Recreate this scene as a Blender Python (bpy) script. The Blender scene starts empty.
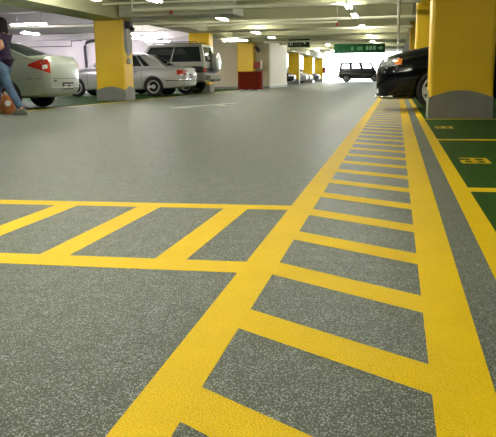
import bpy, bmesh, math, random
from math import sin, cos, pi, radians as rad
from mathutils import Vector, Matrix
from mathutils.bvhtree import BVHTree
random.seed(7)
sc = bpy.context.scene
C = sc.collection

# ------------------------------------------------------------------ camera
def basis():
    f = 715.0
    fwd = Vector((396.5-248, 75-218.5, f)).normalized()      # aisle direction seen by the camera (x right, y down, z ahead)
    hd = Vector((cos(0.0127), -sin(0.0127), 0))
    up = fwd.cross(hd).normalized()
    if up.y > 0: up = -up
    right = fwd.cross(up)
    if right.x < 0: right = -right
    return right, fwd, up
_r, _f, _u = basis()
cd = bpy.data.cameras.new('camera'); cam = bpy.data.objects.new('camera', cd); C.objects.link(cam)
cd.sensor_fit = 'HORIZONTAL'; cd.sensor_width = 36.0; cd.lens = 36.0*715/496
cd.clip_start = 0.05; cd.clip_end = 600
col_x = Vector((_r.x, _f.x, _u.x)); col_y = -Vector((_r.y, _f.y, _u.y)); col_z = -Vector((_r.z, _f.z, _u.z))
m = Matrix((col_x, col_y, col_z)).transposed().to_4x4()
m.translation = Vector((0, 0, 0.6))
cam.matrix_world = m
sc.camera = cam

# ------------------------------------------------------------------ world, exposure
w = bpy.data.worlds.new('daylight'); sc.world = w; w.use_nodes = True
bg = w.node_tree.nodes['Background']
bg.inputs[0].default_value = (0.93, 0.97, 1.0, 1); bg.inputs[1].default_value = 6.0
vs = sc.view_settings
vs.view_transform = 'Standard'; vs.look = 'None'; vs.gamma = 1.0; vs.use_curve_mapping = False
vs.exposure = 1.22
TUBE = 60.0
sc.cycles.max_bounces = 8
sc.cycles.sample_clamp_indirect = 6.0

# ------------------------------------------------------------------ materials
def mat(name, col, rough=0.5, metal=0.0, var=0.0, vscale=4.0, bump=0.0, bscale=60.0, emit=None, alpha=None, spec=None, coat=0.0, trans=0.0):
    m = bpy.data.materials.new(name); m.use_nodes = True
    nt = m.node_tree; b = nt.nodes['Principled BSDF']
    b.inputs['Base Color'].default_value = (*col, 1); b.inputs['Roughness'].default_value = rough
    b.inputs['Metallic'].default_value = metal
    if spec is not None: b.inputs['Specular IOR Level'].default_value = spec
    if coat: b.inputs['Coat Weight'].default_value = coat; b.inputs['Coat Roughness'].default_value = 0.06
    if trans: b.inputs['Transmission Weight'].default_value = trans
    tc = nt.nodes.new('ShaderNodeTexCoord')
    if var:
        n = nt.nodes.new('ShaderNodeTexNoise'); n.inputs['Scale'].default_value = vscale; n.inputs['Detail'].default_value = 6
        nt.links.new(tc.outputs['Object'], n.inputs['Vector'])
        r = nt.nodes.new('ShaderNodeValToRGB')
        r.color_ramp.elements[0].position = 0.3; r.color_ramp.elements[1].position = 0.7
        r.color_ramp.elements[0].color = (*[c*(1-var) for c in col], 1); r.color_ramp.elements[1].color = (*[min(1, c*(1+var)) for c in col], 1)
        nt.links.new(n.outputs['Fac'], r.inputs['Fac']); nt.links.new(r.outputs['Color'], b.inputs['Base Color'])
    if bump:
        n = nt.nodes.new('ShaderNodeTexNoise'); n.inputs['Scale'].default_value = bscale; n.inputs['Detail'].default_value = 3
        nt.links.new(tc.outputs['Object'], n.inputs['Vector'])
        bp = nt.nodes.new('ShaderNodeBump'); bp.inputs['Strength'].default_value = bump; bp.inputs['Distance'].default_value = 0.004
        nt.links.new(n.outputs['Fac'], bp.inputs['Height']); nt.links.new(bp.outputs['Normal'], b.inputs['Normal'])
    if emit:
        b.inputs['Emission Color'].default_value = (*emit[:3], 1); b.inputs['Emission Strength'].default_value = emit[3]
    return m

def floor_mat(name, c_dark, c_light, rough, bump, fleck=0.5, stain=0.12, spec=0.35):
    """epoxy floor coat over grit: fine aggregate relief, glints painted as pale flecks and broad wear"""
    m = bpy.data.materials.new(name); m.use_nodes = True
    nt = m.node_tree; L = nt.links; b = nt.nodes['Principled BSDF']
    geo = nt.nodes.new('ShaderNodeNewGeometry'); P = geo.outputs['Position']
    def noise(s, d, r=0.5):
        n = nt.nodes.new('ShaderNodeTexNoise'); n.inputs['Scale'].default_value = s; n.inputs['Detail'].default_value = d
        n.inputs['Roughness'].default_value = r; L.new(P, n.inputs['Vector']); return n.outputs['Fac']
    def ramp(src, p0, p1, c0=(0, 0, 0), c1=(1, 1, 1)):
        r = nt.nodes.new('ShaderNodeValToRGB'); e = r.color_ramp.elements
        e[0].position = p0; e[1].position = p1; e[0].color = (*c0, 1); e[1].color = (*c1, 1); L.new(src, r.inputs['Fac']); return r.outputs['Color']
    def mix(kind, fac, a, bb):
        x = nt.nodes.new('ShaderNodeMix'); x.data_type = 'RGBA'; x.blend_type = kind
        if isinstance(fac, float): x.inputs[0].default_value = fac
        else: L.new(fac, x.inputs[0])
        L.new(a, x.inputs[6]); L.new(bb, x.inputs[7]); return x.outputs[2]
    base = ramp(noise(0.7, 5, 0.6), 0.3, 0.72, c_dark, c_light)
    wear = ramp(noise(3.5, 6, 0.65), 0.35, 0.7, (1-stain,)*3, (1+stain*0.4,)*3)
    col = mix('MULTIPLY', 1.0, base, wear)
    vor = nt.nodes.new('ShaderNodeTexVoronoi'); vor.inputs['Scale'].default_value = 260; L.new(P, vor.inputs['Vector'])
    dark = ramp(noise(170, 2), 0.38, 0.52, (1-0.35*fleck,)*3, (1, 1, 1))
    col = mix('MULTIPLY', 1.0, col, dark)
    g = nt.nodes.new('ShaderNodeMath'); g.operation = 'MULTIPLY'                    # pale flecks painted into the colour for glints
    v2 = nt.nodes.new('ShaderNodeTexVoronoi'); v2.inputs['Scale'].default_value = 400; L.new(P, v2.inputs['Vector'])
    patchy = nt.nodes.new('ShaderNodeMath'); patchy.operation = 'MULTIPLY_ADD'; L.new(noise(14, 3), patchy.inputs[0]); patchy.inputs[1].default_value = 0.30
    sep = nt.nodes.new('ShaderNodeSeparateColor'); L.new(v2.outputs['Color'], sep.inputs[0]); L.new(sep.outputs[0], patchy.inputs[2])
    L.new(ramp(patchy.outputs[0], 0.96, 1.00), g.inputs[0]); g.inputs[1].default_value = min(1.0, 0.75*fleck)
    pale = nt.nodes.new('ShaderNodeRGB'); pale.outputs[0].default_value = ((0.50, 0.54, 0.54, 1) if spec > 0.3 else (*[min(1, c*1.25) for c in c_light], 1))
    col = mix('MIX', g.outputs[0], col, pale.outputs[0])
    L.new(col, b.inputs['Base Color'])
    b.inputs['Roughness'].default_value = rough; b.inputs['Specular IOR Level'].default_value = spec
    h = nt.nodes.new('ShaderNodeMath'); h.operation = 'ADD'
    L.new(noise(210, 3, 0.6), h.inputs[0]); L.new(vor.outputs['Distance'], h.inputs[1])
    bp = nt.nodes.new('ShaderNodeBump'); bp.inputs['Strength'].default_value = bump; bp.inputs['Distance'].default_value = 0.005
    L.new(h.outputs[0], bp.inputs['Height']); L.new(bp.outputs['Normal'], b.inputs['Normal'])
    return m

M = {}
M['floor'] = floor_mat('grey_floor_coat', (0.068, 0.088, 0.052), (0.088, 0.108, 0.068), 0.40, 1.0, 1.0, spec=0.42)
M['yellow'] = floor_mat('yellow_floor_paint', (0.74, 0.49, 0.001), (0.80, 0.535, 0.002), 0.50, 0.45, 0.30, 0.06, spec=0.10)
M['green'] = floor_mat('green_floor_paint', (0.014, 0.058, 0.003), (0.020, 0.076, 0.005), 0.55, 0.5, 0.3, spec=0.08)
M['whitepaint'] = floor_mat('white_floor_paint', (0.55, 0.55, 0.5), (0.65, 0.65, 0.6), 0.5, 0.4, 0.2)
M['pillar'] = mat('yellow_wall_paint', (0.83, 0.53, 0.012), 0.42, var=0.05, vscale=2.0, bump=0.12, bscale=90)
M['pillar_grey'] = mat('grey_wall_paint', (0.22, 0.22, 0.21), 0.5, var=0.10, vscale=5, bump=0.1, bscale=90)
M['concrete'] = mat('painted_concrete', (0.50, 0.50, 0.33), 0.7, var=0.07, vscale=1.4, bump=0.2, bscale=30)
M['wallwhite'] = mat('white_wall_paint', (0.80, 0.77, 0.78), 0.6, var=0.04, vscale=1.5)
M['baylitceil'] = mat('bay_lit_ceiling_paint', (0.74, 0.72, 0.72), 0.7, var=0.05, vscale=1.5)  # paler ceiling coat; brighter, cooler light of the left bays put into colour
M['wallexitlit'] = mat('exit_lit_wall_paint', (0.74, 0.71, 0.60), 0.6, var=0.04, vscale=1.5)  # lighter copy of the wall paint; light from the exit is in the colour
M['wallbeige'] = mat('beige_wall_paint', (0.50, 0.46, 0.31), 0.6, var=0.05, vscale=1.5)
M['ground'] = mat('pale_outdoor_paving', (0.6, 0.6, 0.58), 0.8, var=0.08, vscale=0.5)
M['pipe'] = mat('cream_pipe_paint', (0.84, 0.83, 0.70), 0.45, var=0.06, vscale=6)
M['pipe_dark'] = mat('dark_pipe', (0.035, 0.035, 0.045), 0.4, var=0.1, vscale=8)
M['duct'] = mat('galvanised_duct', (0.58, 0.58, 0.50), 0.5, metal=0.15, var=0.06, vscale=3)
M['redvalve'] = mat('red_enamel', (0.28, 0.015, 0.008), 0.5, var=0.06, vscale=8)
M['redplastic'] = mat('red_plastic', (0.19, 0.016, 0.004), 0.6, spec=0.15, var=0.12, vscale=5)
M['housing'] = mat('white_lamp_housing', (0.75, 0.75, 0.70), 0.4, var=0.03, vscale=8)
M['tube'] = mat('lit_tube', (0.9, 0.9, 0.9), 0.4, emit=(1.0, 0.97, 0.86, TUBE))
M['tubecool'] = mat('lit_cool_tube', (0.9, 0.9, 0.9), 0.4, emit=(1.0, 0.90, 0.98, TUBE))
M['signgreen'] = mat('green_sign_face', (0.012, 0.085, 0.03), 0.6, var=0.06, vscale=3, spec=0.15)
M['signdark'] = mat('dark_sign_face', (0.008, 0.020, 0.008), 0.7, var=0.06, vscale=3, spec=0.1)
M['signwhite'] = mat('white_sign_lettering', (0.75, 0.80, 0.75), 0.4, var=0.03)
M['signfaint'] = mat('faint_sign_lettering', (0.10, 0.15, 0.10), 0.4, var=0.03)
M['signpale'] = mat('pale_green_letters_and_glare', (0.30, 0.62, 0.35), 0.4, var=0.03)
M['signmid'] = mat('mid_green_lettering', (0.09, 0.36, 0.15), 0.4, var=0.03)
M['metal'] = mat('grey_metal', (0.35, 0.35, 0.35), 0.35, metal=0.8, var=0.05)
M['silver'] = mat('silver_green_car_paint', (0.32, 0.355, 0.30), 0.36, metal=0.35, var=0.02, vscale=3, coat=0.6)
M['silver2'] = mat('silver_white_car_paint', (0.56, 0.57, 0.57), 0.32, metal=0.3, var=0.02, vscale=3, coat=0.6)
M['silver3'] = mat('warm_silver_car_paint', (0.42, 0.42, 0.37), 0.34, metal=0.3, var=0.02, vscale=3, coat=0.5)
M['black'] = mat('black_car_paint', (0.003, 0.003, 0.005), 0.07, var=0.02, vscale=3, spec=0.35)
M['navy'] = mat('navy_car_paint', (0.008, 0.011, 0.022), 0.2, var=0.02, vscale=3, coat=0.8)
M['bumper'] = mat('grey_cream_bumper', (0.26, 0.26, 0.22), 0.7, var=0.03, spec=0.2)
M['smokedlamp'] = mat('smoked_lamp_lens', (0.38, 0.40, 0.44), 0.12, metal=0.5, var=0.35, vscale=16)
M['grey_car'] = mat('grey_car_paint', (0.16, 0.18, 0.20), 0.3, metal=0.3, var=0.02, vscale=3, coat=0.6)
M['glass'] = mat('tinted_car_glass', (0.012, 0.018, 0.020), 0.06, var=0.02, spec=0.8)
M['clearglass'] = mat('clear_car_glass', (0.85, 0.92, 0.95), 0.02, trans=1.0)
M['bluelight'] = mat('pale_headrest_cloth', (0.35, 0.45, 0.62), 0.8, var=0.05)
M['tyre'] = mat('tyre_rubber', (0.012, 0.012, 0.013), 0.75, var=0.15, vscale=12, bump=0.2)
M['rim'] = mat('alloy_rim', (0.62, 0.62, 0.61), 0.4, metal=0.3, var=0.04, vscale=8)
M['blackplastic'] = mat('black_plastic', (0.012, 0.012, 0.013), 0.5, var=0.08, vscale=10)
M['redlamp'] = mat('red_lamp_lens', (0.46, 0.018, 0.010), 0.12, var=0.15, vscale=12, coat=1.0)
M['whitelamp'] = mat('clear_lamp_lens', (0.82, 0.84, 0.86), 0.10, metal=0.0, var=0.1, vscale=14, coat=1.0)
M['amber'] = mat('amber_lamp_lens', (0.80, 0.22, 0.02), 0.15, var=0.1, vscale=14, coat=1.0)
M['chrome'] = mat('chrome', (0.75, 0.76, 0.78), 0.10, metal=1.0, var=0.02)
M['skin'] = mat('skin', (0.48, 0.24, 0.14), 0.5, var=0.05, vscale=10)
M['hair'] = mat('black_hair', (0.006, 0.004, 0.004), 0.7, spec=0.2, var=0.3, vscale=30, bump=0.4, bscale=80)
M['shirt'] = mat('dark_purple_cloth', (0.020, 0.008, 0.034), 0.95, var=0.2, vscale=14, bump=0.3, bscale=40)
M['jeans'] = mat('blue_denim', (0.070, 0.125, 0.215), 0.85, var=0.22, vscale=9, bump=0.3, bscale=120)
M['shoe'] = mat('grey_green_shoe', (0.10, 0.12, 0.09), 0.6, var=0.15, vscale=14)
M['bag'] = mat('orange_brown_cloth', (0.42, 0.14, 0.035), 0.8, var=0.35, vscale=9, bump=0.3, bscale=40)
M['white'] = mat('white_plastic', (0.75, 0.74, 0.70), 0.5, var=0.03)

# ------------------------------------------------------------------ mesh helpers
class MB:
    def __init__(s): s.v = []; s.f = []
    def add(s, vs, fs):
        o = len(s.v); s.v += [tuple(p) for p in vs]; s.f += [tuple(i+o for i in f) for f in fs]; return s
    def box(s, x0, x1, y0, y1, z0, z1):
        return s.add([(x0,y0,z0),(x1,y0,z0),(x1,y1,z0),(x0,y1,z0),(x0,y0,z1),(x1,y0,z1),(x1,y1,z1),(x0,y1,z1)],
                     [(0,3,2,1),(4,5,6,7),(0,1,5,4),(1,2,6,5),(2,3,7,6),(3,0,4,7)])
    def prism(s, poly, z0, z1):
        n = len(poly)
        a = sum(poly[i][0]*poly[(i+1) % n][1]-poly[(i+1) % n][0]*poly[i][1] for i in range(n))
        if a < 0: poly = poly[::-1]
        return s.add([(x,y,z0) for x,y in poly]+[(x,y,z1) for x,y in poly],
                     [tuple(range(n))[::-1], tuple(range(n,2*n))]+[(i,(i+1)%n,(i+1)%n+n,i+n) for i in range(n)])
    def prism_y(s, poly, y0, y1):                       # polygon in x,z extruded along y
        n = len(poly)
        a = sum(poly[i][0]*poly[(i+1) % n][1]-poly[(i+1) % n][0]*poly[i][1] for i in range(n))
        if a < 0: poly = poly[::-1]
        return s.add([(x,y0,z) for x,z in poly]+[(x,y1,z) for x,z in poly],
                     [tuple(range(n)), tuple(range(n,2*n))[::-1]]+[((i+1)%n,i,i+n,(i+1)%n+n) for i in range(n)])
    def tube(s, pts, r, n=10):
        pts = [Vector(p) for p in pts]; rings = []
        for i, p in enumerate(pts):
            d = (pts[min(i+1, len(pts)-1)]-pts[max(i-1, 0)]).normalized()
            a = d.orthogonal().normalized() if abs(d.z) > 0.9 else d.cross(Vector((0,0,1))).normalized()
            b = d.cross(a)
            rr = r[i] if isinstance(r, (list, tuple)) else r
            rings.append([p+a*rr*cos(2*pi*k/n)+b*rr*sin(2*pi*k/n) for k in range(n)])
        vs = [p for q in rings for p in q]
        fs = [(i*n+k, i*n+(k+1)%n, (i+1)*n+(k+1)%n, (i+1)*n+k) for i in range(len(pts)-1) for k in range(n)]
        fs += [tuple(range(n))[::-1], tuple((len(pts)-1)*n+k for k in range(n))]
        return s.add(vs, fs)
    def lathe_y(s, prof, n=32, cx=0, cz=0):             # profile of (radius, y) spun about the y axis, closed loop
        m = len(prof); vs = []
        for k in range(n):
            a = 2*pi*k/n
            vs += [(cx+r*cos(a), y, cz+r*sin(a)) for r, y in prof]
        fs = [(k*m+i, ((k+1)%n)*m+i, ((k+1)%n)*m+(i+1)%m, k*m+(i+1)%m) for k in range(n) for i in range(m)]
        return s.add(vs, fs)
    def ball(s, c, rx, ry, rz, n=16, m=10):
        vs = [(c[0], c[1], c[2]-rz)]
        for j in range(1, m):
            t = -pi/2+pi*j/m
            vs += [(c[0]+rx*cos(t)*cos(2*pi*k/n), c[1]+ry*cos(t)*sin(2*pi*k/n), c[2]+rz*sin(t)) for k in range(n)]
        vs.append((c[0], c[1], c[2]+rz)); L = len(vs)-1
        fs = [(0, 1+(k+1)%n, 1+k) for k in range(n)]
        fs += [(1+j*n+k, 1+j*n+(k+1)%n, 1+(j+1)*n+(k+1)%n, 1+(j+1)*n+k) for j in range(m-2) for k in range(n)]
        fs += [(L, 1+(m-2)*n+k, 1+(m-2)*n+(k+1)%n) for k in range(n)]
        return s.add(vs, fs)
    def mesh(s, name, mt, smooth=None, bevel=0.0, fix=True):
        me = bpy.data.meshes.new(name); me.from_pydata(s.v, [], s.f)
        bm = bmesh.new(); bm.from_mesh(me)
        if fix: bmesh.ops.recalc_face_normals(bm, faces=bm.faces)
        if bevel: bmesh.ops.bevel(bm, geom=[e for e in bm.edges if e.is_manifold and e.calc_face_angle(0) > 0.5], offset=bevel, segments=2, profile=0.5, affect='EDGES')
        if smooth:
            for f in bm.faces: f.smooth = True
            for e in bm.edges: e.smooth = e.calc_face_angle(0) < rad(smooth) if e.is_manifold else False
        bm.to_mesh(me); bm.free()
        me.materials.append(M[mt] if isinstance(mt, str) else mt)
        return me
    def obj(s, name, mt, parent=None, smooth=None, bevel=0.0, loc=None):
        o = bpy.data.objects.new(name, s.mesh(name, mt, smooth, bevel)); C.objects.link(o)
        if parent: o.parent = parent
        if loc: o.location = loc
        return o
def tag(o, label=None, cat=None, group=None, kind=None):
    if label: o['label'] = label
    if cat: o['category'] = cat
    if group: o['group'] = group
    if kind: o['kind'] = kind
    return o
def empty(name, loc, rz=0.0, label=None, cat=None, group=None):
    o = bpy.data.objects.new(name, None); C.objects.link(o); o.empty_display_size = 0.2
    o.location = loc; o.rotation_euler = (0, 0, rz)
    return tag(o, label, cat, group)
def copy_tree(o, parent=None):
    c = o.copy(); C.objects.link(c)
    if parent: c.parent = parent
    for ch in list(o.children): copy_tree(ch, c)
    return c

# ------------------------------------------------------------------ the setting
PY = [10.35, 19.0, 28.3, 37.4, 46.5, 55.6, 64.7, 73.8]       # pillar rows
END = 76.0
fl = tag(MB().box(-30, 7, -10, END, -0.2, 0).obj('floor', 'floor'), kind='structure')
gr = tag(MB().box(-120, 100, END, 260, -0.25, -0.03).box(-120, -30.0, 38, END, -0.25, -0.03).obj('ground', 'ground'), kind='structure')
ce = tag(MB().box(-7.8, 7, -10, END, 2.85, 3.15).obj('ceiling', 'concrete'), kind='structure')
tag(MB().box(-30, -7.8, -10, END, 2.85, 3.15).obj('ceiling', 'baylitceil'), kind='structure')
def st(name, mb, mt, **k): return tag(mb.obj(name, mt, **k), kind='structure')
st('wall_right', MB().box(6.6, 6.9, -10, END, 0, 2.85), 'wallbeige')
st('wall_rear', MB().box(-30, 7, -10.3, -10, 0, 3.0), 'wallbeige')
st('wall_left', MB().box(-30.3, -30, -10, 38.2, 0, 3.0), 'wallwhite')
st('wall_back', MB().box(-30, -10.4, 37.9, 38.2, 0, 2.85), 'wallwhite')
st('wall_core', MB().box(-10.4, -6.62, 38.15, 38.6, 0, 2.85), 'wallbeige')
st('wall_side', MB().box(-10.4, -6.62, 38.6, 44.5, 0, 2.85), 'wallexitlit')  # side of the same block, coloured lighter for the exit light on it
st('baseboard_core', MB().box(-10.4, -6.60, 38.12, 44.5, 0, 0.1), 'pillar_grey')
# beams: along the pillar rows, and across the aisle
st('trim_1', MB().box(-8.18, -7.33, -10, 18.98, 2.17, 2.85).box(-8.18, -7.33, 18.98, END, 2.34, 2.85), 'concrete')
st('trim_2', MB().box(0.45, 1.30, -10, END, 2.54, 2.85), 'concrete')
n = 3
y = 5.35-4.55*3
while y < 52:
    st('trim_%d' % n, MB().box(-7.33, 0.45, y, y+0.45, 2.38, 2.85), 'concrete'); n += 1
    st('trim_%d' % n, MB().box(-30, -8.16, y, y+0.45, 2.45, 2.85), 'baylitceil') if y < 37 else None; n += 1
    y += 4.55

# floor paint: children of the floor
def line(name, polys, mt, z=0.002):
    z = z*0.35
    mb = MB()
    for k, p in enumerate(polys): mb.prism(p, -0.01, z+0.00005*(k % 2))
    return mb.obj(name, mt, fl)
def rect(x0, x1, y0, y1): return [(x0,y0),(x1,y0),(x1,y1),(x0,y1)]
line('aisle_edge_stripe', [rect(-0.47, -0.36, -2, 46)], 'yellow', 0.0026)
line('walkway_edge_stripe', [rect(0.083, 0.202, -2, 46)], 'yellow', 0.0027)
line('bay_edge_stripe', [rect(0.305, 0.392, -2, 46)], 'yellow', 0.0027)
bars = []
y0 = 1.128-0.4885*4
for k in range(80):
    y = y0+0.4885*k
    if y > 36: break
    bars.append([(-0.40, y+0.027), (0.12, y-0.322), (0.12, y-0.176), (-0.40, y+0.173)])
line('walkway_hatching', bars, 'yellow', 0.0018)
# box of hatching on the aisle side
line('hatched_box_border', [[(-3.6,2.08),(-0.42,2.108),(-0.42,2.243),(-3.6,2.205)], [(-3.6,3.125),(-0.42,3.19),(-0.42,3.30),(-3.6,3.25)]], 'yellow', 0.0022)
line('hatched_box_bars', [[(x,2.15),(x+0.108,2.15),(x+0.128,3.22),(x+0.016,3.22)] for x in (-0.786,-1.207,-1.622,-2.04,-2.46,-2.88,-3.30)], 'yellow', 0.0016)
line('green_bay_paint', [rect(0.35, 6.6, -2, 36)], 'green', 0.0008)
line('bay_divider_stripe', [rect(0.35, 6.4, y, y+0.14) for y in (-2.1, 0.82, 3.83, 6.88, 10.12, 19.9, 23.0, 26.0)], 'yellow', 0.0014)
line('green_bay_paint', [rect(-13.2, -7.12, 7, 37.4)], 'green', 0.0008)
line('bay_edge_stripe', [rect(-7.14, -7.04, 9.0, 37.0)], 'yellow', 0.0014)
# two bay numbers, too worn to read: stencilled blocks
def bay_number(cx, cy):
    mb = MB()
    for dx in (-0.048, 0.040):
        mb.prism(rect(cx+dx-0.05, cx+dx+0.05, cy-0.17, cy-0.125), -0.01, 0.0008)
        mb.prism(rect(cx+dx-0.05, cx+dx+0.05, cy+0.125, cy+0.17), -0.01, 0.0008)
        mb.prism(rect(cx+dx-0.05, cx+dx+0.035, cy-0.02, cy+0.02), -0.01, 0.0008)
        mb.prism(rect(cx+dx+0.02, cx+dx+0.055, cy-0.13, cy+0.13), -0.01, 0.0008)
        mb.prism(rect(cx+dx-0.055, cx+dx-0.025, cy-0.13, cy+0.0), -0.01, 0.0008)
    mb.obj('bay_number', 'yellow', fl)
bay_number(0.56, 5.25); bay_number(0.555, 8.58)
# worn white direction arrow in the aisle
line('direction_arrow', [[(-4.45,14.3),(-4.30,14.3),(-3.62,16.9),(-3.72,16.95)], [(-4.52,14.05),(-4.05,14.05),(-4.05,14.2),(-4.45,14.35)], [(-3.95,15.55),(-3.60,15.0),(-3.50,15.05),(-3.86,15.75)]], 'whitepaint', 0.002)

# ------------------------------------------------------------------ pillars
def dome(wd, z0, amp, n=14): return [(wd*k/n, z0+amp*sin(pi*k/n)) for k in range(n+1)]
def pillar_meshes(W, D, H):
    sh = MB().box(0, W, 0, D, 0, H).mesh('shaft', 'pillar', bevel=0.045)
    e = 0.006; mb = MB()
    ring = []                                                     # grey dado with a wave at its upper edge, wrapped round the four faces
    for (ax, ay, bx, by, L) in ((-e,-e,W+e,-e,W), (W+e,-e,W+e,D+e,D), (W+e,D+e,-e,D+e,W), (-e,D+e,-e,-e,D)):
        for k in range(14):
            t = k/14; ring.append((ax+(bx-ax)*t, ay+(by-ay)*t, 0.285+0.10*sin(pi*t)))
    N = len(ring)
    vs = [(x,y,0) for x,y,z in ring]+[(x,y,z) for x,y,z in ring]
    cen = (W/2, D/2)
    vs += [(x+(0.012 if x < cen[0] else -0.012), y+(0.012 if y < cen[1] else -0.012), z) for x,y,z in ring]
    fs = [(i,(i+1)%N,(i+1)%N+N,i+N) for i in range(N)]+[(i+N,(i+1)%N+N,(i+1)%N+2*N,i+2*N) for i in range(N)]
    mb.add(vs, fs)
    base = mb.mesh('painted_base', 'pillar_grey')
    return sh, base
W, D = 0.85, 0.70
SHAFT = {1: pillar_meshes(W, D, 2.34), -1: pillar_meshes(W, D, 2.54)}
def crest_mesh(xface, outward, zlow):
    """grey painted field on the aisle side, round at its lower end"""
    poly = [(0.06, 2.17), (D-0.06, 2.17)]
    pts = [(D-0.25-0.0*k, 0) for k in ()]
    n = 14
    for k in range(n+1):
        a = pi*k/n
        cy = D/2; rr = D/2-0.06
        poly.append((cy+rr*cos(a), zlow+0.28-0.28*sin(a)))
    mb = MB(); o = 0.008*outward
    N = len(poly)
    vs = [(xface-o*0.5, y, z) for y, z in poly]+[(xface+o, y, z) for y, z in poly]
    mb.add(vs, [tuple(range(N)), tuple(range(N,2*N))[::-1]]+[(i,(i+1)%N,(i+1)%N+N,i+N) for i in range(N)])
    return mb.mesh('painted_crest', 'pillar_grey')
def pillar(x, y, label, side, zlow, crest=True, gadgets=False):
    t = empty('pillar', (x, y, 0), 0, label, 'pillar', 'yellow pillars along the aisle'); t['kind'] = 'thing'
    for nm, me in zip(('shaft', 'painted_base'), SHAFT[side]):
        o = bpy.data.objects.new(nm, me); C.objects.link(o); o.parent = t
    if crest:
        o = bpy.data.objects.new('painted_crest', crest_mesh(W if side > 0 else 0, side, zlow)); C.objects.link(o); o.parent = t
    if gadgets:
        xf = W if side > 0 else 0
        a, b = sorted((xf, xf+side*0.11))
        g = MB().box(a, b, 0.18, 0.30, 1.0, 1.14).obj('switch_box', 'metal', t, bevel=0.01)
        MB().tube([(xf+side*0.03, 0.24, 1.16), (xf+side*0.03, 0.24, 2.1)], 0.014).obj('conduit', 'metal', t, smooth=40)
        a, b = sorted((xf, xf+side*0.16))
        mb = MB().box(a, b, 0.12, 0.34, 1.94, 2.12); mb.tube([(xf+side*0.10, 0.23, 2.0), (xf+side*0.22, 0.2, 1.90)], 0.06)
        mb.obj('loudspeaker', 'blackplastic', t, smooth=40)
    return t
LP = {19.0: 'broad yellow pillar with grey wavy base between silver sedan and silver saloon',
      28.3: 'yellow pillar mostly hidden behind the silver off-roader',
      37.4: 'yellow pillar set in the beige wall above the red barrier',
      55.6: 'far yellow pillar just past the cream wall, above a dark car',
      64.7: 'far yellow pillar second past the cream wall, above a silver car',
      73.8: 'far yellow pillar last before the bright exit'}
for y, lb in LP.items(): pillar(-8.18, y, lb, 1, 1.22, gadgets=(y < 20), crest=(y < 20))
LR = {10.35: 'large yellow pillar with grey domed base hiding the black car\'s body',
      19.0: 'yellow pillar rising behind the bonnet of the black car',
      28.3: 'slim-looking far yellow pillar just past the one behind the black bonnet'}
for y, lb in LR.items(): pillar(0.45, y, lb, -1, 1.62, crest=(y < 11))
# grey paint carried round onto the front of the large pillar
rp = [o for o in C.objects if o.get('label', '').startswith('large yellow pillar')][0]
cp = [(0.0, 2.17), (0.0, 1.62)]+[(0.20*sin(a), 1.62+0.55*(1-cos(a))) for a in [pi/2*k/10 for k in range(1, 11)]]
MB().prism_y(cp, -0.007, 0.004).obj('painted_crest', 'pillar_grey', rp)

# ------------------------------------------------------------------ ceiling services
def lamp_proto(tube='tube'):
    t = empty('ceiling_light', (0,0,0))
    h = MB().box(-0.6, 0.6, -0.03, 0.03, -0.005, 0.06)
    h.obj('housing', 'housing', t, bevel=0.006)
    for s in (-1, 1):
        MB().tube([(-0.57, s*0.055, 0.008), (0.57, s*0.055, 0.008)], 0.017, 10).obj('tube', tube, t, smooth=50)
        MB().tube([(s*0.4, 0, 0.06), (s*0.4, 0, 0.60)], 0.008, 6).obj('stem', 'metal', t)
    return t
PROTO = {}
def lamp(x, y, label, along_y=True, group='twin tube lights under the ceiling', z=2.25, tube='tube'):
    t = PROTO[tube] = PROTO.get(tube) or lamp_proto(tube)
    if t.get('label'): t = copy_tree(t)
    t.location = (x, y, z); t.rotation_euler = (0, 0, pi/2 if along_y else 0)
    tag(t, label, 'ceiling light', group)
NV = 'unseen ceiling tube light added to brighten the floor and pillars'  # lamps added out of view for the light they give
for y, lb in ((18.2, 'lit twin tube light highest of the aisle row on the right'),
              (21.2, 'lit twin tube light second from the top of the right aisle row'),
              (25.9, 'lit twin tube light third from the top of the right aisle row'),
              (31.7, 'lit twin tube light farthest clearly visible of the right aisle row')): lamp(-1.2, y, lb)
for x, y, lb in ((-5.0, 20.8, 'lit tube light hanging above the aisle near the metal duct'),
                 (-5.3, 27.6, 'lit tube light hanging before the cream wall, nearer of two'),
                 (-5.35, 31.4, 'lit tube light hanging before the cream wall, farther of two'),
                 (-3.7, 40.2, 'far small lit tube light between the two green signs')): lamp(x, y, lb)
for x, y, lb, *al in ((-11.1, 20.9, 'lit tube light crosswise above the silver sedan'),
                 (-13.2, 24.9, 'short-looking lit tube light beyond the silver sedan roof', True),
                 (-9.9, 26.7, 'lit tube light just above the silver off-roader roof, nearest of three'),
                 (-10.4, 29.6, 'lit tube light above the silver off-roader roof, middle of three'),
                 (-10.9, 32.6, 'lit tube light above the silver off-roader roof, farthest of three'),
                 (-7.75+0.35, 33.5, 'lit tube light along the beam beside the yellow wall pillar')): lamp(x, y, lb, bool(al), tube='tubecool' if x < -10 else 'tube')
for x, y in ((-1.2, 14.2), (-1.2, 10.9), (-2.6, 6.6), (-2.0, 2.9), (-2.0, 1.0), (3.2, 4.6), (-6.3, 14.4), (-9.3, 14.2), (-2.6, 1.0), (-5.2, 15.2), (-5.2, 10.2), (-5.2, 4.0), (-10.8, 15.5), (-10.8, 10.0)):
    lamp(x, y, NV)
for x, y in ((-13.0, 30.5), (-12.5, 35.6), (-14.5, 35.4), (-17.0, 30.5), (-16.5, 35.6), (-18.5, 35.4), (-21.0, 30.5), (-21.5, 35.4)):  # lamps added out of sight behind the beams to brighten the back wall
    lamp(x, y, 'unseen tube light added between the beams to brighten the white back wall', False, z=2.70, tube='tubecool')
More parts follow.
